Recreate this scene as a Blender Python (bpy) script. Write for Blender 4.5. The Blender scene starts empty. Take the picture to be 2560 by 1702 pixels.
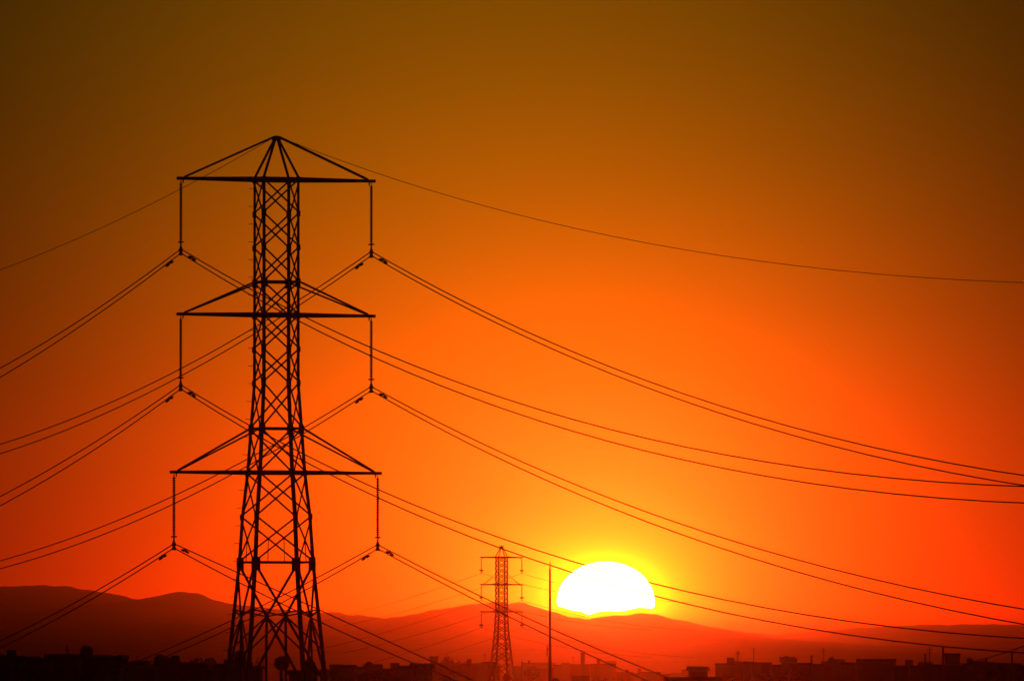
import bpy, bmesh, math, random
from mathutils import Vector, Matrix
random.seed(7)
R_ = math.radians
S = bpy.context.scene
COL = S.collection

# ------------------------------------------------------------------ camera
F = 24425.0                      # focal length in photo pixels (2560 wide): a long telephoto
HC = 12.0                        # camera height above the plain
PITCH = math.atan((1690 - 851) / F)
cd = bpy.data.cameras.new('camera'); cam = bpy.data.objects.new('camera', cd); COL.objects.link(cam)
cd.sensor_width = 36.0; cd.lens = 36.0 * F / 2560.0
cd.clip_start = 1.0; cd.clip_end = 60000.0
cam.location = (0, 0, HC); cam.rotation_euler = (math.pi / 2 + PITCH, 0, 0)
S.camera = cam
CP, SP = math.cos(PITCH), math.sin(PITCH)

def at(px, py, Y):
    """world point at depth Y that stands at photo pixel px, py"""
    u = (px - 1280) / F; v = (851 - py) / F
    k = Y / (CP - v * SP)
    return Vector((u * k, Y, HC + (SP + v * CP) * k))

# ------------------------------------------------------------------ sky
# colour of the dusk sky as a smooth function of direction round the setting sun
W = bpy.data.worlds.new('World'); S.world = W; W.use_nodes = True
nt = W.node_tree; nt.nodes.clear()
class N:
    def __init__(s, v): s.v = v
    def _op(op, *a):
        n = nt.nodes.new('ShaderNodeMath'); n.operation = op
        for i, x in enumerate(a):
            if isinstance(x, N): nt.links.new(x.v, n.inputs[i])
            else: n.inputs[i].default_value = x
        return N(n.outputs[0])
    def __add__(s, o): return N._op('ADD', s, o)
    __radd__ = __add__
    def __sub__(s, o): return N._op('SUBTRACT', s, o)
    def __rsub__(s, o): return N._op('SUBTRACT', o, s)
    def __mul__(s, o): return N._op('MULTIPLY', s, o)
    __rmul__ = __mul__
    def __truediv__(s, o): return N._op('DIVIDE', s, o)
def nmin(a, b): return N._op('MINIMUM', a, b)
def nmax(a, b): return N._op('MAXIMUM', a, b)
def nexp(a): return N._op('EXPONENT', a)
def nsqrt(a): return N._op('SQRT', a)
def clamp(a, lo, hi): return nmin(nmax(a, lo), hi)
def smooth(a, e0, e1):
    n = nt.nodes.new('ShaderNodeMapRange'); n.interpolation_type = 'SMOOTHSTEP'
    nt.links.new(a.v, n.inputs['Value'])
    n.inputs['From Min'].default_value = e0; n.inputs['From Max'].default_value = e1
    return N(n.outputs['Result'])
def curve(a, pts, lo, hi, vlo, vhi):
    n = nt.nodes.new('ShaderNodeFloatCurve')
    m = (a - lo) / (hi - lo); nt.links.new(m.v, n.inputs['Value'])
    c = n.mapping.curves[0]
    P = [((x - lo) / (hi - lo), (y - vlo) / (vhi - vlo)) for x, y in pts]
    c.points[0].location = P[0]; c.points[1].location = P[-1]
    for p in P[1:-1]: c.points.new(*p)
    n.mapping.update()
    return N(n.outputs[0]) * (vhi - vlo) + vlo

tc = nt.nodes.new('ShaderNodeTexCoord'); sx = nt.nodes.new('ShaderNodeSeparateXYZ')
nt.links.new(tc.outputs['Generated'], sx.inputs[0])
DX, DY, DZ = (N(sx.outputs[i]) for i in range(3))
dy = nmax(DY, 0.02)
U0 = DX / dy * (F / 1000); V0 = DZ / dy * (F / 1000)
U = clamp(U0, -1.9, 1.9); V = clamp(V0, -0.3, 2.0)
# coefficients of log red and log green
CR = [1.4911, -0.1363, -2.279, -0.8142, 0.4091, -0.2087, -0.3621, 1.0426, -2.0218]
CG = [-1.2173, -0.2712, 1.6515, -0.3704, -0.124, -0.0712, -1.6924, 5.6678, 0.4216]
du = U - 0.235; dv = V - 0.190
r = nsqrt(du * du + dv * dv * 2.1 + 0.0004)
# faint uneven dust in the air
tn = nt.nodes.new('ShaderNodeTexNoise'); mp = nt.nodes.new('ShaderNodeMapping'); mp.inputs['Scale'].default_value = (18, 18, 150)
nt.links.new(tc.outputs['Generated'], mp.inputs[0]); nt.links.new(mp.outputs[0], tn.inputs['Vector']); tn.inputs['Scale'].default_value = 1.0; tn.inputs['Detail'].default_value = 3
dust = (N(tn.outputs['Fac']) - 0.5) * 0.10 + 1.0
bas = [du, dv, du * du, dv * dv, du * dv, r, nexp(r * (-1 / .12)), nexp(r * (-1 / .35))]
def poly(c, top):
    s = N._op('ADD', c[0], 0.0)
    for k, b in zip(c[1:], bas): s = s + b * k
    return nexp(clamp(s, -8.0, top))
red = poly(CR, 1.3) * dust; green = poly(CG, 0.35) * dust
# the sky dims away from the sunset and below the horizon
far = 1.0 - smooth(nsqrt(U0 * U0 + V0 * V0), 2.2, 9.0) * 0.97
ahead = smooth(DY, 0.0, 0.6)
far = far * ahead
below = 1.0 - smooth(V0 * -1.0, -0.06, 0.10) * 0.75
# a bank of dust lies along the horizon right of the small pylon
bank = (1.0 - smooth(V0 + (smooth(U0, 0.5, 1.3) * 0.01), 0.065, 0.195)) * smooth(U0, -0.9, -0.1)
low = 1.0 - smooth(V0, 0.10, 0.158)
red = red * far * below * (1.0 - bank * 0.66) * (1.0 - low * 0.25) + 0.004
green = green * far * below * (1.0 - bank * 0.80) * (1.0 - low * 0.75) + 0.0012
blue = green * 0.003 + 0.0003
# the flattened sun disc, its foot cut off by a bank of haze
ex = (U0 - 0.2343) / 0.1215; ey = (V0 - 0.187) / 0.0990
d_ell = (nsqrt(ex * ex + ey * ey) - 1.0) * 0.108
bot = curve(U0, [(.08, .185), (.116, .176), (.15, .1665), (.175, .162), (.191, .156), (.215, .1615), (.24, .164), (.272, .1635), (.296, .168), (.315, .172), (.35, .171), (.38, .173)], .08, .38, .12, .22)
d_bot = bot - V0
sm = nt.nodes.new('ShaderNodeMath'); sm.operation = 'SMOOTH_MAX'
nt.links.new(d_ell.v, sm.inputs[0]); nt.links.new(d_bot.v, sm.inputs[1]); sm.inputs[2].default_value = 0.008
d = N(sm.outputs[0])
disc = (1.0 - smooth(d, -0.001, 0.0012)) * smooth(DY, 0.5, 0.6)
rim = (1.0 - smooth(d, 0.003, 0.022)) * (1.0 - smooth(d_bot, 0.005, 0.014)) * smooth(DY, 0.5, 0.6)
red = red * (1.0 - rim) + rim * 2.2
green = green * (1.0 - rim) + rim * 1.9
red = red + disc * 90.0; green = green + disc * 18.0; blue = blue + disc * 8.0
cc = nt.nodes.new('ShaderNodeCombineColor')
for i, ch in enumerate((red, green, blue)): nt.links.new(ch.v, cc.inputs[i])
bg = nt.nodes.new('ShaderNodeBackground'); wo = nt.nodes.new('ShaderNodeOutputWorld')
nt.links.new(cc.outputs[0], bg.inputs['Color']); bg.inputs['Strength'].default_value = 1.0
nt.links.new(bg.outputs[0], wo.inputs['Surface'])
W.cycles.sampling_method = 'MANUAL'; W.cycles.sample_map_resolution = 2048

# ------------------------------------------------------------------ the setting sun
SUN_AZ = (1517 - 1280) / F; SUN_EL = R_(0.6)
sl = bpy.data.lights.new('sun', 'SUN'); so = bpy.data.objects.new('sun', sl); COL.objects.link(so)
sl.energy = 0.027; sl.angle = R_(0.5); sl.color = (1.0,0.03,0.0)
sd = Vector((math.sin(SUN_AZ) * math.cos(SUN_EL), math.cos(SUN_AZ) * math.cos(SUN_EL), math.sin(SUN_EL)))
so.rotation_euler = (-sd).to_track_quat('-Z', 'Y').to_euler()
so.location = (0, 0, 60)

S.view_settings.view_transform = 'Standard'; S.view_settings.look = 'None'
S.view_settings.exposure = 0.0; S.view_settings.gamma = 1.0; S.view_settings.use_curve_mapping = False
S.cycles.use_denoising = True
S.cycles.volume_bounces = 0; S.cycles.max_bounces = 3; S.cycles.diffuse_bounces = 1
S.cycles.sample_clamp_direct = 0; S.cycles.sample_clamp_indirect = 2.0

# ------------------------------------------------------------------ materials
def mat(name, base, rough=0.6, metal=0.0, var=0.25, scale=4.0):
    m = bpy.data.materials.new(name); m.use_nodes = True
    t = m.node_tree; b = t.nodes['Principled BSDF']
    no = t.nodes.new('ShaderNodeTexNoise'); no.inputs['Scale'].default_value = scale; no.inputs['Detail'].default_value = 5
    g = t.nodes.new('ShaderNodeTexCoord'); t.links.new(g.outputs['Object'], no.inputs['Vector'])
    rp = t.nodes.new('ShaderNodeValToRGB')
    rp.color_ramp.elements[0].position = .3; rp.color_ramp.elements[1].position = .7
    rp.color_ramp.elements[0].color = (*[c * (1 - var) for c in base], 1)
    rp.color_ramp.elements[1].color = (*[min(1, c * (1 + var)) for c in base], 1)
    t.links.new(no.outputs['Fac'], rp.inputs['Fac']); t.links.new(rp.outputs['Color'], b.inputs['Base Color'])
    b.inputs['Roughness'].default_value = rough; b.inputs['Metallic'].default_value = metal
    return m
M_STEEL = mat('galvanised_steel', (.16, .16, .16), .55, .3)
M_WIRE = mat('aluminium_wire', (.10, .09, .085), .6, .2)
M_GLASS = mat('brown_porcelain', (.07, .035, .025), .4)
M_POLE = mat('painted_steel_pole', (.12, .12, .12), .6)
M_WALL = [mat('plaster_wall', (.14, .12, .10), .9), mat('brick_wall', (.13, .07, .05), .9), mat('concrete_wall', (.12, .12, .11), .9)]
M_ROOF = mat('roof_felt', (.08, .07, .07), .9)
M_WIN = mat('dark_glass', (.03, .035, .04), .2)
M_TANK = mat('plastic_tank', (.04, .04, .04), .5)
M_LEAF = mat('foliage', (.045, .06, .025), .85, scale=1.0)
M_BARK = mat('bark', (.09, .06, .04), .9)
M_HILL = mat('dry_hillside', (.09, .07, .05), .95, scale=.01)
M_GROUND = mat('plain', (.06, .055, .045), .95, scale=.02)

# ------------------------------------------------------------------ mesh helpers
class MB:
    def __init__(s): s.v = []; s.f = []
    def add(s, vs, fs):
        k = len(s.v); s.v += [tuple(v) for v in vs]; s.f += [tuple(i + k for i in f) for f in fs]; return s
    def box(s, lo, hi):
        x0, y0, z0 = lo; x1, y1, z1 = hi
        return s.add([(x0,y0,z0),(x1,y0,z0),(x1,y1,z0),(x0,y1,z0),(x0,y0,z1),(x1,y0,z1),(x1,y1,z1),(x0,y1,z1)],
                     [(0,3,2,1),(4,5,6,7),(0,1,5,4),(1,2,6,5),(2,3,7,6),(3,0,4,7)])
    def bar(s, a, b, w, h=None, up=(0,0,1), w2=None, h2=None):
        """rectangular bar from a to b, w across, h along 'up'; may taper to w2 x h2"""
        a = Vector(a); b = Vector(b); h = w if h is None else h
        w2 = w if w2 is None else w2; h2 = h if h2 is None else h2
        d = (b - a).normalized(); up = Vector(up)
        if abs(d.dot(up)) > .98: up = Vector((0, 1, 0)) if abs(d.y) < .9 else Vector((1, 0, 0))
        x = d.cross(up).normalized(); y = x.cross(d)
        vs = []
        for p, ww, hh in ((a, w, h), (b, w2, h2)):
            for sx_, sy_ in ((-1,-1),(1,-1),(1,1),(-1,1)): vs.append(p + x * (sx_ * ww / 2) + y * (sy_ * hh / 2))
        return s.add(vs, [(0,3,2,1),(4,5,6,7),(0,1,5,4),(1,2,6,5),(2,3,7,6),(3,0,4,7)])
    def tube(s, pts, rad, n=6, caps=True):
        pts = [Vector(p) for p in pts]; rads = rad if isinstance(rad, (list, tuple)) else [rad] * len(pts)
        vs = []; fs = []
        for i, p in enumerate(pts):
            d = (pts[min(i + 1, len(pts) - 1)] - pts[max(i - 1, 0)]).normalized()
            up = Vector((0, 0, 1)) if abs(d.z) < .95 else Vector((1, 0, 0))
            x = d.cross(up).normalized(); y = x.cross(d)
            for k in range(n):
                a = 2 * math.pi * k / n
                vs.append(p + (x * math.cos(a) + y * math.sin(a)) * rads[i])
        for i in range(len(pts) - 1):
            for k in range(n):
                fs.append((i*n + k, i*n + (k+1) % n, (i+1)*n + (k+1) % n, (i+1)*n + k))
        if caps: fs += [tuple(range(n))[::-1], tuple((len(pts)-1)*n + k for k in range(n))]
        return s.add(vs, fs)
    def lathe(s, prof, c=(0,0,0), n=10):
        """profile of (radius, z)"""
        vs = []; fs = []
        for rr, z in prof:
            for k in range(n):
                a = 2 * math.pi * k / n; vs.append((c[0] + rr * math.cos(a), c[1] + rr * math.sin(a), c[2] + z))
        for i in range(len(prof) - 1):
            for k in range(n): fs.append((i*n + k, i*n + (k+1) % n, (i+1)*n + (k+1) % n, (i+1)*n + k))
        fs += [tuple(range(n))[::-1], tuple((len(prof)-1)*n + k for k in range(n))]
        return s.add(vs, fs)
    def torus(s, c, R, r, n=16, m=6):
        vs = []; fs = []
        for i in range(n):
            a = 2 * math.pi * i / n
            for k in range(m):
                b = 2 * math.pi * k / m; q = R + r * math.cos(b)
                vs.append((c[0] + q * math.cos(a), c[1] + q * math.sin(a), c[2] + r * math.sin(b)))
        for i in range(n):
            for k in range(m): fs.append((i*m + k, ((i+1) % n)*m + k, ((i+1) % n)*m + (k+1) % m, i*m + (k+1) % m))
        return s.add(vs, fs)
    def mesh(s, name, m):
        me = bpy.data.meshes.new(name); me.from_pydata(s.v, [], s.f); me.materials.append(m); me.update(); return me
    def build(s, name, m, parent=None):
        o = bpy.data.objects.new(name, s.mesh(name, m)); COL.objects.link(o)
        if parent: o.parent = parent
        return o
def tag(o, label=None, cat=None, group=None, kind=None):
    for k, v in (('label', label), ('category', cat), ('group', group), ('kind', kind)):
        if v: o[k] = v
    return o
def empty(name, loc, rz=0.0, label=None, cat=None, group=None):
    o = bpy.data.objects.new(name, None); COL.objects.link(o); o.location = loc; o.rotation_euler = (0, 0, rz)
    o.empty_display_size = 1.0
    return tag(o, label, cat, group)

# ------------------------------------------------------------------ ground, hills
XH = 7900.0
tag(MB().add([(-XH, -900, 0), (XH, -900, 0), (XH, 24400, 0), (-XH, 24400, 0)], [(0,1,2,3)]).build('ground', M_GROUND), kind='structure')

RIDGE = [(-900,1500),(-600,1480),(-300,1492),(0,1470),(40,1462),(160,1462),(200,1467),(300,1484),(350,1495),(400,1497),(430,1486),(465,1475),(500,1481),(550,1500),(620,1512),(700,1520),(780,1530),(830,1528),(900,1535),(960,1543),(1030,1535),(1100,1520),(1180,1508),(1250,1502),(1310,1506),(1380,1526),(1430,1543),(1471,1545),(1513,1539),(1549,1537),(1594,1532),(1633,1534),(1700,1548),(1760,1563),(1850,1578),(1950,1584),(2050,1575),(2150,1567),(2300,1560),(2450,1559),(2560,1562),(2900,1530),(3300,1520)]
def interp(x, P):
    if x <= P[0][0]: return P[0][1]
    for (a, ya), (b, yb) in zip(P, P[1:]):
        if x <= b:
            t = (x - a) / (b - a); t = t * t * (3 - 2 * t) * .5 + t * .5
            return ya + (yb - ya) * t
    return P[-1][1]
from mathutils import noise
def hills():
    """a long mountainside: foot 3.8 km away, crest 13 km away"""
    Z1, Z2 = 20000.0, 23000.0
    nx, nz = 300, 46
    vs = []; fs = []
    for j in range(nz + 1):
        t = j / nz
        f = min(1.0, t / .9)
        for i in range(nx + 1):
            px = -850 + 4100 * i / nx
            Z0 = interp(px, [(-850, 1500), (700, 1600), (1130, 4200), (1900, 3200), (2200, 1800), (2500, 1600), (3300, 1500)])
            ex_ = interp(px, [(-850, .40), (700, .42), (1130, .55), (1900, .48), (2200, .38), (3300, .40)])
            Y = Z0 + (Z1 - Z0) * (t / .9) ** 1.9 if t < .9 else Z1 + (Z2 - Z1) * (t - .9) / .1
            X = (px - 1280) / F * Z1 * (.55 + .45 * Y / Z1)
            crest = (1690 - interp(px, RIDGE)) / F * Z1
            if t < .9:
                g = (Y - Z0) / (Z1 - Z0)
                ang = g ** ex_                       # how far up the view of the slope has climbed
                h = crest / Z1 * Y * ang
                h += noise.noise(Vector((X / 260, Y / 500, 0))) * 10 * g * (1 - g) * 2 + noise.noise(Vector((X / 60, Y / 160, 4))) * 3 * g * (1 - g)
                h += HC * min(1, g * 6)
            else:
                h = (HC + crest) * (1 - (t - .9) / .1 * .75)
            h += (noise.noise(Vector((px / 9., 3, 1))) * 1.8 + noise.noise(Vector((px / 33., 7, 1))) * 3.2) * min(1, f) if t >= .5 else 0
            vs.append((X, Y, h if j else -.5))
    for j in range(nz):
        for i in range(nx):
            a = j * (nx + 1) + i; fs.append((a, a + 1, a + nx + 2, a + nx + 1))
    o = MB().add(vs, fs).build('hills', M_HILL); tag(o, kind='structure')
    for p in o.data.polygons: p.use_smooth = True
hills()

# ------------------------------------------------------------------ lattice pylons
DT = 600.0
K = DT / F                                        # metres per photo pixel at the large pylon
CORN = [(-1, -1), (1, -1), (1, 1), (-1, 1)]
def pylon(root, prof, nodes, arms, k, peak_h, tie, strut_levels, gus=1.0, steps=False, big=None):
    """prof: (z, face width); nodes: panel levels top to bottom; arms: (z, half length, tie z); k member scale"""
    def s(z):
        P = sorted(prof)
        if z <= P[0][0]: return P[0][1]
        for (a, wa), (b, wb) in zip(P, P[1:]):
            if z <= b: return wa + (wb - wa) * (z - a) / (b - a)
        return P[-1][1]
    def c(i, z): w = s(z) / 2; return Vector((CORN[i % 4][0] * w, CORN[i % 4][1] * w, z))
    top = nodes[0]
    for i in range(4):
        m = MB(); zs = sorted([z for z, _ in prof] + [top]); zs = sorted(set(z for z in zs if z <= top))
        sx_, sy_ = CORN[i]
        for z0, z1 in zip(zs, zs[1:]):
            w0 = (.30 - .14 * min(1, z0 / top)) * k; w1 = (.30 - .14 * min(1, z1 / top)) * k; t = .03 * k
            a, b = c(i, z0), c(i, z1)
            # angle section: two flanges meeting at the corner
            m.bar(a - Vector((sx_ * w0 / 2, 0, 0)), b - Vector((sx_ * w1 / 2, 0, 0)), w0, t, (0, 1, 0), w1, t)
            m.bar(a - Vector((0, sy_ * w0 / 2 + t * .6, 0)), b - Vector((0, sy_ * w1 / 2 + t * .6, 0)), t, w0, (0, 1, 0), t, w1)
        leg = m.build('leg', M_STEEL, root)
        for z in nodes[:-1]:
            g = gus * (.95 if z in strut_levels else .62) * k
            if big and z == big: g *= 1.45
            p = c(i, z)
            q = MB()
            q.box((p.x - (sx_ > 0) * .30 * g - .02, p.y - .035 + sy_ * .03, p.z - .42 * g), (p.x + (sx_ < 0) * .30 * g + .02, p.y + .035 + sy_ * .03, p.z + .26 * g))
            q.box((p.x - .035 + sx_ * .03, p.y - (sy_ > 0) * .30 * g - .04, p.z - .40 * g), (p.x + .035 + sx_ * .03, p.y + (sy_ < 0) * .30 * g + .04, p.z + .24 * g))
            q.build('gusset_plate', M_STEEL, leg)
        if steps and i == 3:
            st = MB().bar((0, 0, 0), (-.32, 0, 0), .035).mesh('step_bolt', M_STEEL)
            z = 6.0
            while z < top:
                p = c(i, z); o = bpy.data.objects.new('step_bolt', st); COL.objects.link(o); o.parent = leg; o.location = p; z += 1.09
    # faces
    for i in range(4):
        m = MB(); j = i + 1
        nrm = (Vector((CORN[i][0] + CORN[j % 4][0], CORN[i][1] + CORN[j % 4][1], 0)) / 2)
        w = .11 * k
        for n_, (z0, z1) in enumerate(zip(nodes, nodes[1:])):
            ww = w
            if big and z0 <= big: ww = w * 1.45
            off = nrm * .03
            m.bar(c(i, z0) + off, c(j, z1) + off, ww, ww * .7, nrm)
            m.bar(c(j, z0) - off, c(i, z1) - off, ww, ww * .7, nrm)
            if big and z0 == big:                  # redundant members round the crossing of the big panel
                wa, wb = s(z0), s(z1); tt = wa / (wa + wb); zc = z0 + (z1 - z0) * tt
                mid = (c(i, zc) + c(j, zc)) / 2
                for q_ in (i, j):
                    m.bar(c(q_, z0 - (z0 - z1) * .37), mid, ww * .62, ww * .5, nrm)
                    m.bar(c(q_, z0 - (z0 - z1) * .70), mid, ww * .62, ww * .5, nrm)
                m.bar(mid, Vector((mid.x * 1.05, mid.y * 1.05, z1)), ww, ww * .7, nrm)
            if big and n_ and z1 == big:           # short hangers above the diaphragm
                wa, wb = s(z0), s(z1); zc = z0 + (z1 - z0) * wa / (wa + wb)
                m.bar((c(i, zc) + c(j, zc)) / 2, (c(i, z1) + c(j, z1)) / 2, ww * .5, ww * .5, nrm)
        m.build('bracing', M_STEEL, root)
    for z in strut_levels:
        m = MB()
        for i in range(4): m.bar(c(i, z), c(i + 1, z), .13 * k, .14 * k)
        m.bar(c(0, z), c(2, z), .07 * k); m.bar(c(1, z), c(3, z), .07 * k)
        m.build('strut_frame', M_STEEL, root)
    # cross-arms
    for n_, (z, L, tz) in enumerate(arms):
        w = s(z) / 2; m = MB()
        for sy_ in (-1, 1):
            m.bar((-w, sy_ * w, z), (w, sy_ * w, z), .24 * k, .27 * k)
            for sx_ in (-1, 1):
                m.bar((sx_ * w, sy_ * w, z), (sx_ * (L - .45 * k), sy_ * .14, z), .22 * k, .27 * k, (0,0,1), .16 * k, .19 * k)
        for sx_ in (-1, 1):
            m.bar((sx_ * (L - .6 * k), 0, z), (sx_ * L, 0, z), .40 * k, .21 * k)
            m.bar((sx_ * w, -w, z), (sx_ * w, w, z), .15 * k, .2 * k)
            for q in range(4):
                a, b = w + (L - w) * q / 4, w + (L - w) * (q + 1) / 4
                ya, yb = w * (1 - q / 4) + .1, w * (1 - (q + 1) / 4) + .1
                sg = 1 if q % 2 else -1
                m.bar((sx_ * a, sg * ya, z), (sx_ * b * .98, -sg * yb, z), .07 * k, .07 * k)
            m.box((sx_ * (L - .42 * k) - .03, -.05, z - .32 * k), (sx_ * (L - .42 * k) + .03, .05, z))
        arm = m.build('crossarm', M_STEEL, root)
        if tz:
            for sx_ in (-1, 1):
                for sy_ in (-1, 1):
                    q = MB(); tw = s(tz) / 2 if tz < top + .1 else .12
                    q.bar((sx_ * tw, sy_ * tw, tz), (sx_ * (L - .55 * k), sy_ * .12, z + .1), .10 * k * tie, .10 * k * tie)
                    q.build('tie_rod', M_STEEL, arm)
    # peak
    m = MB(); pz = top + peak_h
    for i in range(4):
        sx_, sy_ = CORN[i]; m.bar(c(i, top), (sx_ * .10, sy_ * .10, pz - .15), .14 * k, .12 * k)
    m.build('peak', M_STEEL, root)
    q = MB().box((-.30 * k, -.16 * k, pz - .25 * k), (.30 * k, .16 * k, pz - .02)); q.bar((-.18 * k, 0, pz - .3 * k), (0, 0, pz + .08 * k), .1 * k); q.bar((.18 * k, 0, pz - .3 * k), (0, 0, pz + .08 * k), .1 * k)
    q.build('peak_plate', M_STEEL, root)
    return s

TH1 = R_(16.7)
B1 = at(690, 1690, DT); B1.z = 0
def zz(py, px=690, D=600.0): return at(px, py, D).z
P1 = [(0, 275*K), (zz(1723), 212*K), (zz(1405), 156*K), (zz(1290), 143*K), (zz(1181), 122*K), (zz(1071), 108.5*K), (zz(958), 94.5*K), (zz(449), 93*K)]
N1 = [zz(v) for v in (449, 533.5, 618, 705, 788, 872, 956, 1071, 1181, 1290, 1405, 1723)] + [0.0]
big_pylon = empty('lattice_pylon', B1, TH1, 'large dark steel lattice pylon with three crossarms in the left half', 'pylon', 'lattice pylons')
pylon(big_pylon, P1, N1, [(zz(449.5), 256.5*K, zz(342)), (zz(787.5), 256.5*K, zz(705)), (zz(1181), 273*K, zz(1071))], .88,
      107*K, 1.2, [zz(705), zz(1071), zz(1405)], 1.0, True, zz(1405))

D2 = 1950.0; K2 = D2 / F; TH2 = R_(19)
B2 = at(1254, 1690, D2); B2.z = 0
def z2(py): return at(1254, py, D2).z
P2 = [(0, 66*K2*.98), (z2(1700), 52*K2), (z2(1580), 30.5*K2), (z2(1530), 25.2*K2), (z2(1392), 25*K2)]
N2 = [z2(1392 + 13.6 * i) for i in range(11)] + [z2(v) for v in (1545, 1562, 1581, 1602, 1626, 1654, 1690)]
N2 = sorted(set(N2), reverse=True)
small_pylon = empty('lattice_pylon', B2, TH2, 'small distant lattice pylon in the red haze left of the sun', 'pylon', 'lattice pylons')
pylon(small_pylon, P2, N2, [(z2(1392.5), 56*K2, None), (z2(1460.5), 56*K2, z2(1435)), (z2(1528.5), 56*K2, None)], 1.25,
      28*K2, .6, [z2(1460.5)], .9, False, None)

# ------------------------------------------------------------------ insulator strings
def axes(th): return Vector((math.cos(th), math.sin(th), 0)), Vector((-math.sin(th), math.cos(th), 0))
A1, L1 = axes(TH1); A2, L2 = axes(TH2)
def string_parts(root, H, scale, ringR, ringr, gap):
    """local z = 0 at the arm, hanging to -H"""
    hr = H - .45 * scale
    m = MB(); m.tube([(0,0,0), (0,0,-.22*scale)], .035 * scale); m.build('link', M_STEEL, root)
    n = 26 if scale < 1.2 else 16
    prof = []
    z0, z1 = -.2 * scale, -hr + .1
    for i in range(n):
        a = z0 + (z1 - z0) * i / n; b = z0 + (z1 - z0) * (i + 1) / n; d_ = b - a
        prof += [(.05 * scale, a), (.115 * scale, a + d_ * .35), (.115 * scale, a + d_ * .6), (.05 * scale, a + d_ * .7)]
    prof += [(.05 * scale, z1)]
    MB().lathe(prof).build('insulator_disc_stack', M_GLASS, root)
    q = MB(); q.torus((0, 0, -hr), ringR, ringr)
    q.tube([(-ringR, 0, -hr), (ringR, 0, -hr)], ringr * .6); q.tube([(0, -ringR, -hr), (0, ringR, -hr)], ringr * .6)
    q.lathe([(.03, -hr - .08), (ringR * .55, -hr - .03), (ringR * .55, -hr + .05), (.03, -hr + .1)])
    q.build('corona_ring', M_STEEL, root)
    q = MB(); q.bar((0, 0, -hr), (0, 0, -H - gap - .12 * scale), .09 * scale, .07 * scale)
    q.build('yoke_plate', M_STEEL, root)
    for dz in (0, gap):
        if dz == 0 or gap:
            q = MB(); q.bar((0, -.22 * scale, -H - dz - .05), (0, .22 * scale, -H - dz - .05), .16 * scale, .18 * scale)
            q.bar((0, 0, -H - dz + .16 * scale), (0, 0, -H - dz - .14 * scale), .14 * scale, .2 * scale)
            q.build('conductor_clamp', M_STEEL, root)
            if not gap: break
GAP = 10.5 * K
ARM_NAME = ('top', 'middle', 'bottom')
clamps1 = {}
for lv, (py, half, hang) in enumerate(((449.5, 247, 171.5), (787.5, 247, 171.5), (1181, 264, 173.5))):
    for sd_ in (-1, 1):
        p = B1 + A1 * (sd_ * half * K); p.z = zz(py) - .12
        side = 'left' if sd_ < 0 else 'right'
        o = empty('insulator_string', p, TH1, f'insulator string hanging from the {side} end of the large pylon\'s {ARM_NAME[lv]} crossarm', 'insulator', 'insulator strings of the large pylon')
        string_parts(o, hang * K, .95, .16, .045, GAP)
        clamps1[(lv, sd_)] = p - Vector((0, 0, hang * K))
clamps2 = {}
for lv, py in enumerate((1392.5, 1460.5, 1528.5)):
    for sd_ in (-1, 1):
        p = B2 + A2 * (sd_ * 53.5 * K2); p.z = z2(py) - .12
        side = 'left' if sd_ < 0 else 'right'
        o = empty('insulator_string', p, TH2, f'thin insulator string with round end hanging from the small pylon\'s {ARM_NAME[lv]} {side} arm tip', 'insulator', 'insulator strings of the small distant pylon')
        string_parts(o, 37 * K2, 1.0, .26, .19, 0)
        clamps2[(lv, sd_)] = p - Vector((0, 0, 37 * K2 + .1))

# ------------------------------------------------------------------ conductors
def fit(start, dirv, pts):
    """sag curve h = h0 + a t + b t^2 along dirv through the photo points"""
    rows = []
    for px, py in pts:
        u = (px - 1280) / F
        # (X0 + t dx) = u' * (Y0 + t dy), where u' includes the slight pitch
        v = (851 - py) / F; q = u / (CP - v * SP)
        t = (q * start.y - start.x) / (dirv.x - q * dirv.y)
        Y = start.y + t * dirv.y
        rows.append((t, at(px, py, Y).z - start.z))
    a11 = sum(t**2 for t, h in rows); a12 = sum(t**3 for t, h in rows); a22 = sum(t**4 for t, h in rows)
    b1 = sum(t*h for t, h in rows); b2 = sum(t*t*h for t, h in rows)
    if len(rows) < 2: return b1 / a11, 0.0
    det = a11 * a22 - a12 * a12
    return (b1 * a22 - b2 * a12) / det, (a11 * b2 - a12 * b1) / det
def span(start, dirv, ab, T, n=40):
    a, b = ab; return [start + dirv * t + Vector((0, 0, a * t + b * t * t)) for t in (T * (i / n) ** 1.1 for i in range(1, n + 1))]
WR, WL = -L1, L1                                      # to the right the line comes nearer, to the left it goes away
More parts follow.
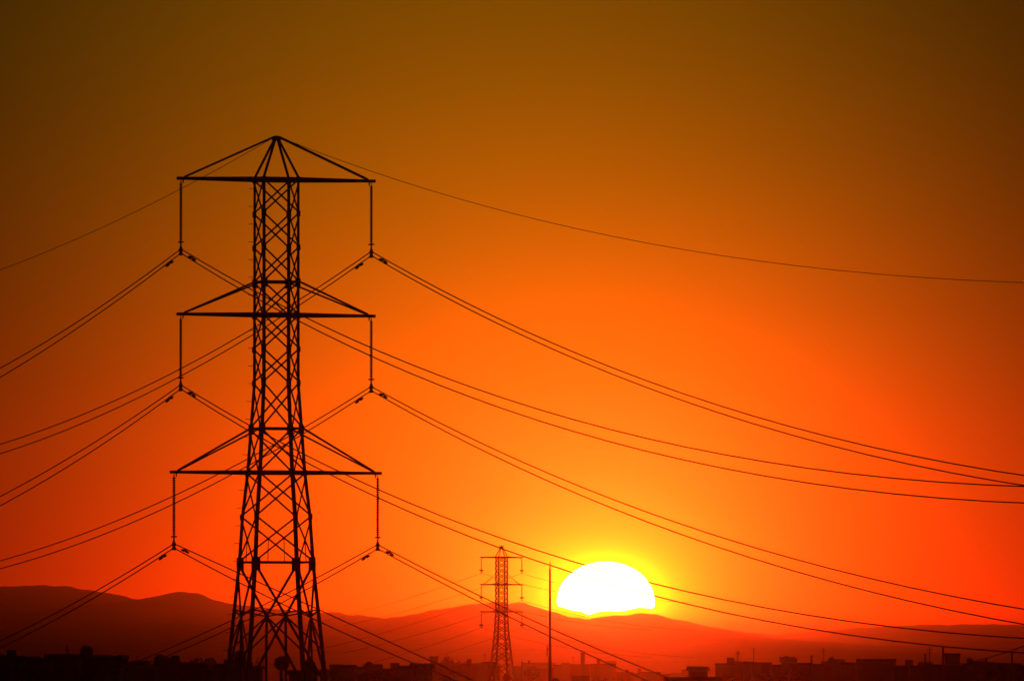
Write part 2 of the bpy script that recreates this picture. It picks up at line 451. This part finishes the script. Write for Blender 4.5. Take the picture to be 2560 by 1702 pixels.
RT = {  # photo points of every conductor to the right
 (0, 1): ([(1000,662),(1100,718),(1300,820.5),(1400,865),(1700,983),(1800,1016),(2100,1100),(2200,1122),(2460,1173),(2560,1185)],
          [(1000,674),(1100,730),(1300,834),(1400,879.5),(1700,1001),(1800,1034),(2100,1122),(2200,1145),(2460,1196),(2560,1210)]),
 (0,-1): ([(1000,898),(1100,938),(1300,1008),(1400,1039),(1700,1115),(1800,1135),(2100,1182),(2200,1192),(2460,1211),(2560,1214)],
          [(1000,919),(1100,962),(1300,1037),(1400,1068),(1700,1148),(1800,1170),(2100,1219),(2200,1230),(2460,1251.5),(2560,1256)]),
 (1, 1): ([(1000,997),(1100,1051),(1300,1150),(1400,1195),(1700,1311),(1800,1343.5),(2100,1428),(2200,1452),(2460,1505),(2560,1519)],
          [(1000,1010),(1100,1065),(1300,1167),(1400,1215),(1700,1336.5),(1800,1372),(2100,1460),(2200,1485.5),(2460,1540),(2560,1558)]),
 (1,-1): ([(1000,1245),(1100,1287),(1300,1361),(1400,1392),(1700,1476),(1800,1497.5),(2100,1550),(2200,1562),(2460,1589),(2560,1593)],
          [(1000,1266),(1100,1309),(1300,1388),(1400,1420),(1700,1507),(1800,1529),(2100,1585),(2200,1597),(2460,1625),(2560,1628)]),
 (2, 1): ([(1000,1382.5),(1100,1437),(1300,1539),(1400,1582),(1660,1688)], [(1000,1394),(1100,1451),(1370,1590),(1453,1630),(1605,1692)]),
 (2,-1): ([(607,1433),(1050,1645),(1150,1680)], [(582,1446),(1050,1666),(1125,1692)]),
}
LF = {
 (0,-1): ([(0,920),(100,864),(200,801),(300,732)], [(0,943),(100,882),(200,818),(300,744)]),
 (0, 1): ([(0,1109.5),(100,1078),(200,1040),(300,994)], [(0,1134),(100,1099),(200,1062),(300,1015)]),
 (1,-1): ([(0,1240),(100,1188),(200,1129),(300,1062)], [(0,1263),(100,1210),(200,1148),(300,1078)]),
 (1, 1): ([(0,1401),(100,1372),(200,1336),(300,1298)], [(0,1421),(100,1392),(200,1357),(300,1319)]),
 (2,-1): ([(0,1601),(100,1554),(200,1497),(300,1442)], [(0,1619),(100,1570),(200,1512),(300,1456)]),
 (2, 1): ([(572,1553),(388,1634)], [(610,1553),(429,1634)]),
}
def damper(p, tdir, root_label, drop):
    """two weights on a short messenger clamped to the wire at p"""
    rt = empty('vibration_damper', p, math.atan2(tdir.y, tdir.x), root_label, 'vibration damper', 'vibration dampers on the bundled wires')
    s_ = tdir.z / math.hypot(tdir.x, tdir.y)
    q = MB(); q.bar((0, 0, .04), (0, 0, -drop), .07, .09); q.build('clamp', M_STEEL, rt)
    q = MB(); q.tube([(-.62, 0, -drop - .62 * s_), (0, 0, -drop), (.62, 0, -drop + .62 * s_)], .02); q.build('messenger', M_STEEL, rt)
    for e in (-1, 1):
        q = MB(); q.tube([(e * .28, 0, -drop + e * .28 * s_ - .01), (e * .75, 0, -drop + e * .75 * s_ - .03)], [.085, .065], 8); q.build('weight', M_STEEL, rt)
for (lv, sd_), c0 in clamps1.items():
    side = 'left' if sd_ < 0 else 'right'
    for k_ in (0, 1):
        st = c0 - Vector((0, 0, GAP * k_))
        fr = fit(st, WR, RT[(lv, sd_)][k_]); fl = fit(st, WL, LF[(lv, sd_)][k_])
        right = span(st, WR, fr, 260); left = span(st, WL, fl, 230)
        w = ('upper', 'lower')[k_]
        o = MB().tube(left[::-1] + [st] + right, .034, 6).build('conductor', M_WIRE)
        tag(o, f'{w} of the two wires clamped under the {side} end of the large pylon\'s {ARM_NAME[lv]} crossarm', 'power line', 'bundled wires of the large pylon')
        # dampers: under the upper wire on the right-hand span, on the lower wire on the left-hand span
        tt = 2.7
        if k_ == 0:
            p = st + WR * tt + Vector((0, 0, fr[0] * tt + fr[1] * tt * tt)); dv_ = (WR + Vector((0, 0, fr[0]))).normalized()
            damper(p, dv_, f'small damper just right of the clamp under the {side} end of the {ARM_NAME[lv]} crossarm', .13)
        else:
            p = st + WL * tt + Vector((0, 0, fl[0] * tt + fl[1] * tt * tt)); dv_ = (WL + Vector((0, 0, fl[0]))).normalized()
            damper(p, dv_, f'small damper just left of the clamp under the {side} end of the {ARM_NAME[lv]} crossarm', .10)
# earth wire over the peak
st = B1.copy(); st.z = zz(342) + .05
fr = fit(st, WR, [(1000,449),(1100,482),(1300,537),(1400,563),(1700,625),(1800,640),(2100,676),(2200,687),(2460,702),(2560,705)])
fl = fit(st, WL, [(0,674),(100,639),(200,591),(300,549)])
tag(MB().tube(span(st, WL, fl, 230)[::-1] + [st] + span(st, WR, fr, 260), .018, 6).build('earth_wire', M_WIRE),
    'single thin earth wire running over the peak of the large pylon, highest wire of all', 'power line')
# lines of the small pylon: six conductors and an earth wire
for (lv, sd_), c0 in clamps2.items():
    side = 'left' if sd_ < 0 else 'right'
    pr = [(c0.x / c0.y * F + 1280, 0)]; x0 = pr[0][0]; y0 = 1690 - (c0.z - HC) / c0.y * F
    pl = [(x0 - dx, y0 + .37 * dx - .00017 * dx * dx) for dx in (100, 200, 300, 400)]
    prr = [(x0 + dx, y0 + .30 * dx - .00030 * dx * dx) for dx in (60, 120, 200)]
    a = fit(c0, L2, pl); b = fit(c0, -L2, prr)
    tag(MB().tube(span(c0, L2, a, 115, 24)[::-1] + [c0] + span(c0, -L2, b, 100, 24), .03, 5).build('conductor', M_WIRE),
        f'faint far wire sloping down left from the {side} tip of the small pylon\'s {ARM_NAME[lv]} crossarm', 'power line', 'faint wires of the small distant pylon')

# ------------------------------------------------------------------ slender mast
DM = 1200.0; KM = DM / F
pm = at(1375, 1690, DM); pm.z = 0
def zm(py): return at(1375, py, DM).z
mast = empty('mast', pm, 0, 'tall slender mast standing alone between the small pylon and the sun', 'mast')
MB().tube([(0,0,0), (0,0,zm(1655)), (0,0,zm(1640))], [.22, .20, .18], 10).build('base_section', M_POLE, mast)
MB().tube([(0,0,zm(1640)), (0,0,zm(1520)), (0,0,zm(1424))], [.15, .14, .12], 8).build('shaft', M_POLE, mast)
MB().tube([(0,0,zm(1424)), (0,0,zm(1403))], [.09, .05], 8).build('lightning_rod', M_POLE, mast)
q = MB().bar((0, 0, zm(1621)), (-7*KM, 0, zm(1621)), .09); q.build('bracket', M_POLE, mast)
q = MB().tube([(-7*KM, 0, zm(1640)), (-7*KM, 0, zm(1612))], .06, 6); q.build('side_antenna', M_POLE, mast)

# ------------------------------------------------------------------ town: buildings, posts, trees
LAND = [(-400, 'left edge of the picture'), (690, 'large pylon'), (1254, 'small pylon'), (1375, 'slender mast'), (1735, 'near dark flat roof'), (2200, 'big dark block')]
ORD = ['first', 'second', 'third', 'fourth', 'fifth', 'sixth', 'seventh', 'eighth', 'ninth', 'tenth', 'eleventh', 'twelfth', 'thirteenth', 'fourteenth', 'fifteenth', 'sixteenth', 'seventeenth', 'eighteenth', 'nineteenth', 'twentieth'] + ['twenty-' + x for x in ('first', 'second', 'third', 'fourth', 'fifth', 'sixth', 'seventh', 'eighth', 'ninth')] + ['thirtieth'] + ['thirty-' + x for x in ('first', 'second', 'third', 'fourth', 'fifth', 'sixth', 'seventh', 'eighth', 'ninth')]
def ranked(items, phrase):
    """items: list of px; returns labels counting them rightward from the nearest landmark on the left"""
    out = [None] * len(items); cnt = {}
    for idx in sorted(range(len(items)), key=lambda i: items[i]):
        lm = max(i for i, (x, _) in enumerate(LAND) if x < items[idx])
        cnt[lm] = cnt.get(lm, 0) + 1
        out[idx] = f'{ORD[cnt[lm] - 1]} {phrase} counting right from the {LAND[lm][1]}'
    return out
def building(px0, px1, py, D, label, group=None, parapet=True, tank=None, wins=0, mw=0, depth=None, slope=0.0, rich=0):
    a = at(px0, py, D); b = at(px1, py, D); w = b.x - a.x; h = a.z; dp = depth or max(8.0, min(w * .8, 22))
    root = empty('building', ((a.x + b.x) / 2, D + dp / 2, 0), 0, label, 'building', group)
    pt = .35 if parapet else .02
    MB().box((-w/2, -dp/2, 0), (w/2, dp/2, h - pt)).build('wall', M_WALL[mw % 3], root)
    if slope:
        slope *= min(1.0, D / 2600)
        q = MB(); ov = .3
        q.add([(-w/2-ov, -dp/2-ov, h-pt+.02), (w/2+ov, -dp/2-ov, h-pt+.02), (w/2+ov, dp/2+ov, h-pt+.02), (-w/2-ov, dp/2+ov, h-pt+.02), (-w/2-ov, 0, h-pt+slope), (w/2+ov, 0, h-pt+slope)],
              [(0,1,5,4), (2,3,4,5), (0,4,3), (1,2,5), (0,3,2,1)])
        q.build('roof', M_ROOF, root)
    else:
        q = MB().box((-w/2 - .1, -dp/2 - .1, h - pt), (w/2 + .1, dp/2 + .1, h - pt + .12))
        if parapet:
            t = .22
            q.box((-w/2 - .1, -dp/2 - .1, h - pt + .12), (w/2 + .1, -dp/2 - .1 + t, h)); q.box((-w/2 - .1, dp/2 + .1 - t, h - pt + .12), (w/2 + .1, dp/2 + .1, h))
            q.box((-w/2 - .1, -dp/2 - .1 + t, h - pt + .12), (-w/2 - .1 + t, dp/2 + .1 - t, h)); q.box((w/2 + .1 - t, -dp/2 - .1 + t, h - pt + .12), (w/2 + .1, dp/2 + .1 - t, h))
        q.build('roof', M_ROOF, root)
    if tank is not None:
        q = MB().lathe([(.45, 0), (.5, .1), (.5, .8), (.3, 1.0), (.12, 1.05)], (tank * w, 0, h - pt + .12)); q.build('water_tank', M_TANK, root)
    if rich:                                    # stair head and aerials on the roof
        kd = min(1.0, D / 2600)
        if rich & 1:
            q = MB().box((w * .1, -dp * .2, h - pt + .12), (w * .1 + min(3.0, w * .4), dp * .2, h + 1.5 * kd)); q.build('stair_head', M_WALL[(mw + 1) % 3], root)
        if rich & 2 and D > 1400:
            q = MB().tube([(-w * .3, 0, h - pt), (-w * .3, 0, h + 2.6)], .07, 5); q.bar((-w * .3 - .5, 0, h + 2.2), (-w * .3 + .5, 0, h + 2.2), .06); q.bar((-w * .3 - .35, 0, h + 1.8), (-w * .3 + .35, 0, h + 1.8), .06)
            q.build('aerial', M_POLE, root)
    for f_ in range(wins):
        z = h * (.35 + .5 * f_ / max(1, wins))
        for c_ in range(max(2, int(w / 4))):
            x = -w/2 + w * (c_ + .5) / max(2, int(w / 4))
            MB().box((x - .6, -dp/2 - .05, z), (x + .6, -dp/2 + .02, min(z + 1.3, h - pt - .3))).build('window', M_WIN, root)
    return root

# named near and middle silhouettes
building(1668, 1800, 1691, 900, 'near dark flat roof at the bottom edge below the sun', None, True, None, 1, 2, 14)
building(2161, 2239, 1646, 1500, 'big dark rectangular block in the right part of the skyline', None, True, None, 2, 2, 12)
building(2367, 2400, 1632, 1700, 'dark boxy building touching the tall thick post on the right', None, True, None, 1, 0)
building(722, 792, 1674, 760, 'black low building seen through the right legs of the large pylon', None, True, .2, 1, 1, 6)
building(1075, 1095, 1640, 2600, 'narrow hazy stair tower left of the small pylon, left end of its mound', None, True, None, 1, 0)
building(1452, 1462, 1632, 2300, 'hazy square tower rising just right of the slender mast', None, False, None, 1, 2, 6)
building(1492, 1500, 1646, 2500, 'second thinner hazy tower right of the slender mast', None, False, None, 1, 2, 5)
building(1430, 1472, 1688, 1500, 'low dark building at the foot of the hazy square tower', None, True, None, 0, 1)
building(1725, 1768, 1676, 1100, 'dark pitched rooftop rising behind the flat roof below the sun', None, False, None, 0, 1, 9, 1.3)

# hazy far skyline, block by block
far = []
def skyline(x0, x1, ytop, jit, D0, D1, wmin, wmax):
    x = x0
    while x < x1:
        w = random.uniform(wmin, wmax); far.append((x, min(x + w, x1 + 10), ytop + random.uniform(-jit, jit), random.uniform(D0, D1))); x += w * random.uniform(.75, 1.02)
skyline(-40, 300, 1639, 6, 640, 820, 20, 64)
skyline(300, 640, 1655, 9, 720, 900, 16, 50)
skyline(800, 1070, 1665, 9, 1100, 1500, 16, 60)
skyline(1095, 1240, 1661, 8, 2600, 3000, 16, 44)
skyline(1282, 1530, 1660, 8, 2900, 3300, 18, 56)
skyline(1530, 1760, 1679, 8, 2700, 3200, 18, 60)
skyline(1790, 2160, 1655, 6, 1700, 1900, 14, 48)
skyline(2240, 2600, 1657, 7, 1200, 1500, 16, 56)
labs = ranked([(f[0] + f[1]) / 2 for f in far], 'hazy low skyline building')
for i, (x0, x1, y, D) in enumerate(far):
    building(x0, x1, y, D, labs[i], 'hazy low buildings of the skyline', True, random.uniform(-.3, .3) if i % 7 == 0 else None, 1, i, None, random.uniform(.9, 1.8) if i % 5 == 3 else 0.0, 0 if i % 5 == 3 else (0, 1, 0, 0, 2, 0, 0)[i % 7])

# thin posts and street lamps on the skyline
def post(px, py, D, w, label, kind='utility_post', bar=None):
    p = at(px, 1690, D); p.z = 0; h = at(px, py, D).z
    rt = empty(kind, p, 0, label, 'post', 'posts on the skyline')
    MB().tube([(0,0,0), (0,0,h)], [w * D / F / 2, w * D / F / 2 * .7], 8).build('shaft', M_POLE, rt)
    if bar:
        MB().bar((-bar * D / F / 2, 0, h - .5), (bar * D / F / 2, 0, h - .5), .16, .18).build('crossbar', M_POLE, rt)
    return rt
post(168, 1612, 1000, 5, 'left one of two dark posts on the left skyline', bar=10)
post(208, 1613, 1000, 6, 'right one of two dark posts on the left skyline', bar=12)
post(391, 1638, 1200, 4, 'thin dark post left of the round-crowned tree left of the large pylon')
post(538, 1650, 1200, 7, 'short thick post just left of the large pylon\'s left leg')
post(1305, 1652, 2300, 7, 'hazy stubby post just right of the small pylon')
post(1845, 1626, 1900, 5, 'hazy post with a small crossbar right of the sun', bar=11)
post(2011, 1660, 1300, 4, 'short dark thin post left of the big dark block')
post(2029, 1637, 1500, 7, 'dark post second to the left of the big dark block')
post(2313, 1633, 1400, 6, 'dark post between the big dark block and the tall thick post')
post(2358, 1614, 1200, 7, 'tall thick dark post beside the boxy building on the right', bar=0)
post(2466, 1645, 1100, 9, 'dark post second from the right edge')
post(2530, 1628, 1100, 6, 'dark post nearest the right edge')
for px_, w_ in ((1548, 3), (1556, 5), (1569, 3)):
    post(px_, 1693, 1300, w_, {1548: 'left', 1556: 'middle', 1569: 'right'}[px_] + ' one of three tiny stubs at the bottom edge below the sun')
# service wire sloping across the lower right corner
pa = at(2395, 1662, 1100); pb = at(2640, 1584, 1000)
MB_ = MB().tube([pa.lerp(pb, t / 12) - Vector((0, 0, .25 * math.sin(math.pi * t / 12))) for t in range(13)], .055, 6)
tag(MB_.build('service_wire', M_WIRE), 'faint wire sloping up to the right across the lower right corner', 'wire')

# trees: tapered trunk, limbs, crown of leaf clumps
def tree(px, py, wpx, D, label, group=None, shape='ball', n=520, trunk=.35):
    base = at(px, 1690, D); base.z = 0; H = at(px, py, D).z; cw = wpx * D / F / 2
    rt = empty('tree', base, random.random() * 6, label, 'tree', group)
    ch = {'ball': 2 * cw * .95, 'column': H * .8, 'spread': min(H * .65, 2.2 * cw)}[shape]
    ch = min(ch, H * .88); zc = H - ch / 2
    m = MB(); tr = .12 + H * .012
    m.tube([(0,0,0), (.1,0,(zc - ch*.3) * .6), (0,.1,zc)], [tr, tr * .75, tr * .4], 8); m.build('trunk', M_BARK, rt)
    for k in range(4):
        a = 1.57 * k + random.random(); q = MB()
        q.tube([(0, 0, zc - ch * .42), (cw * .3 * math.cos(a), cw * .3 * math.sin(a), zc - ch * .2), (cw * .6 * math.cos(a), cw * .6 * math.sin(a), zc + ch * .08)], [tr * .5, tr * .35, tr * .15], 6)
        q.build('limb', M_BARK, rt)
    m = MB(); sz = max(.13, D / F * 2.2)
    cl = [(random.gauss(0, .45), random.gauss(0, .45), random.uniform(-.75, .75), random.uniform(.22, .42)) for _ in range(14)]
    for i in range(n):
        if i % 3:
            while True:
                v = Vector((random.uniform(-1,1), random.uniform(-1,1), random.uniform(-1,1)))
                if .3 < v.length < 1: break
            if shape == 'spread': v.z = v.z * .8 - .1 + .15 * math.sin(v.x * 5 + px)
        else:
            c_ = random.choice(cl); v = Vector((c_[0] + random.gauss(0, c_[3] * .5), c_[1] + random.gauss(0, c_[3] * .5), c_[2] + random.gauss(0, c_[3] * .5)))
            if v.length > 1.08: v *= 1.05 / v.length
        p = Vector((v.x * cw, v.y * cw, zc + v.z * ch / 2))
        d1 = Vector((random.gauss(0,1), random.gauss(0,1), random.gauss(0,1))).normalized(); d2 = d1.orthogonal().normalized()
        s_ = sz * random.uniform(.7, 1.5)
        m.add([p - d1*s_, p - d2*s_*.6, p + d1*s_, p + d2*s_*.6], [(0,1,2,3)])
    m.build('crown', M_LEAF, rt)
    return rt
tree(705, 1641, 34, 800, 'black ball-shaped tree seen between the legs of the large pylon', n=2600)
tree(344, 1638, 20, 1000, 'left one of two black columnar trees left of the large pylon', shape='column', n=1300)
tree(366, 1638, 16, 1000, 'right one of two black columnar trees left of the large pylon', shape='column', n=1200)
tree(415, 1642, 36, 1000, 'black round-crowned tree right of the two columnar trees', n=1500)
tree(493, 1641, 34, 1500, 'dark low tree left of the large pylon, left one of a pair', shape='spread')
tree(522, 1640, 30, 1500, 'dark low tree left of the large pylon, right one of a pair', shape='spread')
tree(645, 1642, 26, 1500, 'dim slender tree just left of the ball-shaped tree', shape='column')
tree(1122, 1690, 44, 1300, 'dark rounded treetop at the bottom edge left of the small pylon', shape='spread', n=900)
tree(1120, 1634, 56, 2700, 'wide hazy tree crown behind the wires left of the small pylon', shape='spread', n=900)
tree(1160, 1648, 40, 2700, 'lower hazy tree between the wide crown and the small pylon', shape='spread', n=700)
tree(2080, 1640, 26, 2000, 'hazy rounded tree left of the big dark block', shape='spread', n=700)
tree(1232, 1680, 16, 2400, 'dark bush at the left foot of the small pylon', n=400)
tree(1268, 1682, 22, 2400, 'dark bush at the right foot of the small pylon', n=400)
tree(1388, 1693, 24, 1400, 'dark bush at the foot of the slender mast', n=400)
extra = [(30,1640,60,1300),(95,1643,56,1300),(150,1648,50,1300),(250,1642,60,1250),(300,1648,40,1250),(455,1656,40,1400),(575,1652,44,1400),(612,1656,40,1500),(850,1668,56,1800),(905,1674,60,1800),(960,1672,60,1900),(1020,1676,60,1900),
         (1330,1660,40,2600),(1500,1690,44,1700),(1820,1682,40,1600),(1900,1676,60,1700),(1960,1672,44,1600),(2000,1676,36,1500),(2290,1664,50,1500),(2420,1668,60,1200),(2490,1660,56,1150),(2560,1658,50,1150)]
labs = ranked([e[0] for e in extra], 'dim bushy skyline tree')
for e, lb in zip(extra, labs): tree(e[0], e[1], e[2], e[3] * (.62 if e[0] < 1030 else 1), lb, 'bushy trees low on the skyline', 'spread', 900)

# ------------------------------------------------------------------ haze
hm = bpy.data.materials.new('haze'); hm.use_nodes = True; t = hm.node_tree; t.nodes.clear()
pv = t.nodes.new('ShaderNodeVolumePrincipled'); ou = t.nodes.new('ShaderNodeOutputMaterial')
pv.inputs['Color'].default_value = (.96, .66, .38, 1); pv.inputs['Density'].default_value = 2.6e-5; pv.inputs['Anisotropy'].default_value = 0.984
t.links.new(pv.outputs[0], ou.inputs['Volume'])
hz = MB().box((-8000, -1000, -1), (8000, 24500, 640)).build('haze', hm); tag(hz, kind='stuff', label='reddish evening haze over the plain', cat='haze')
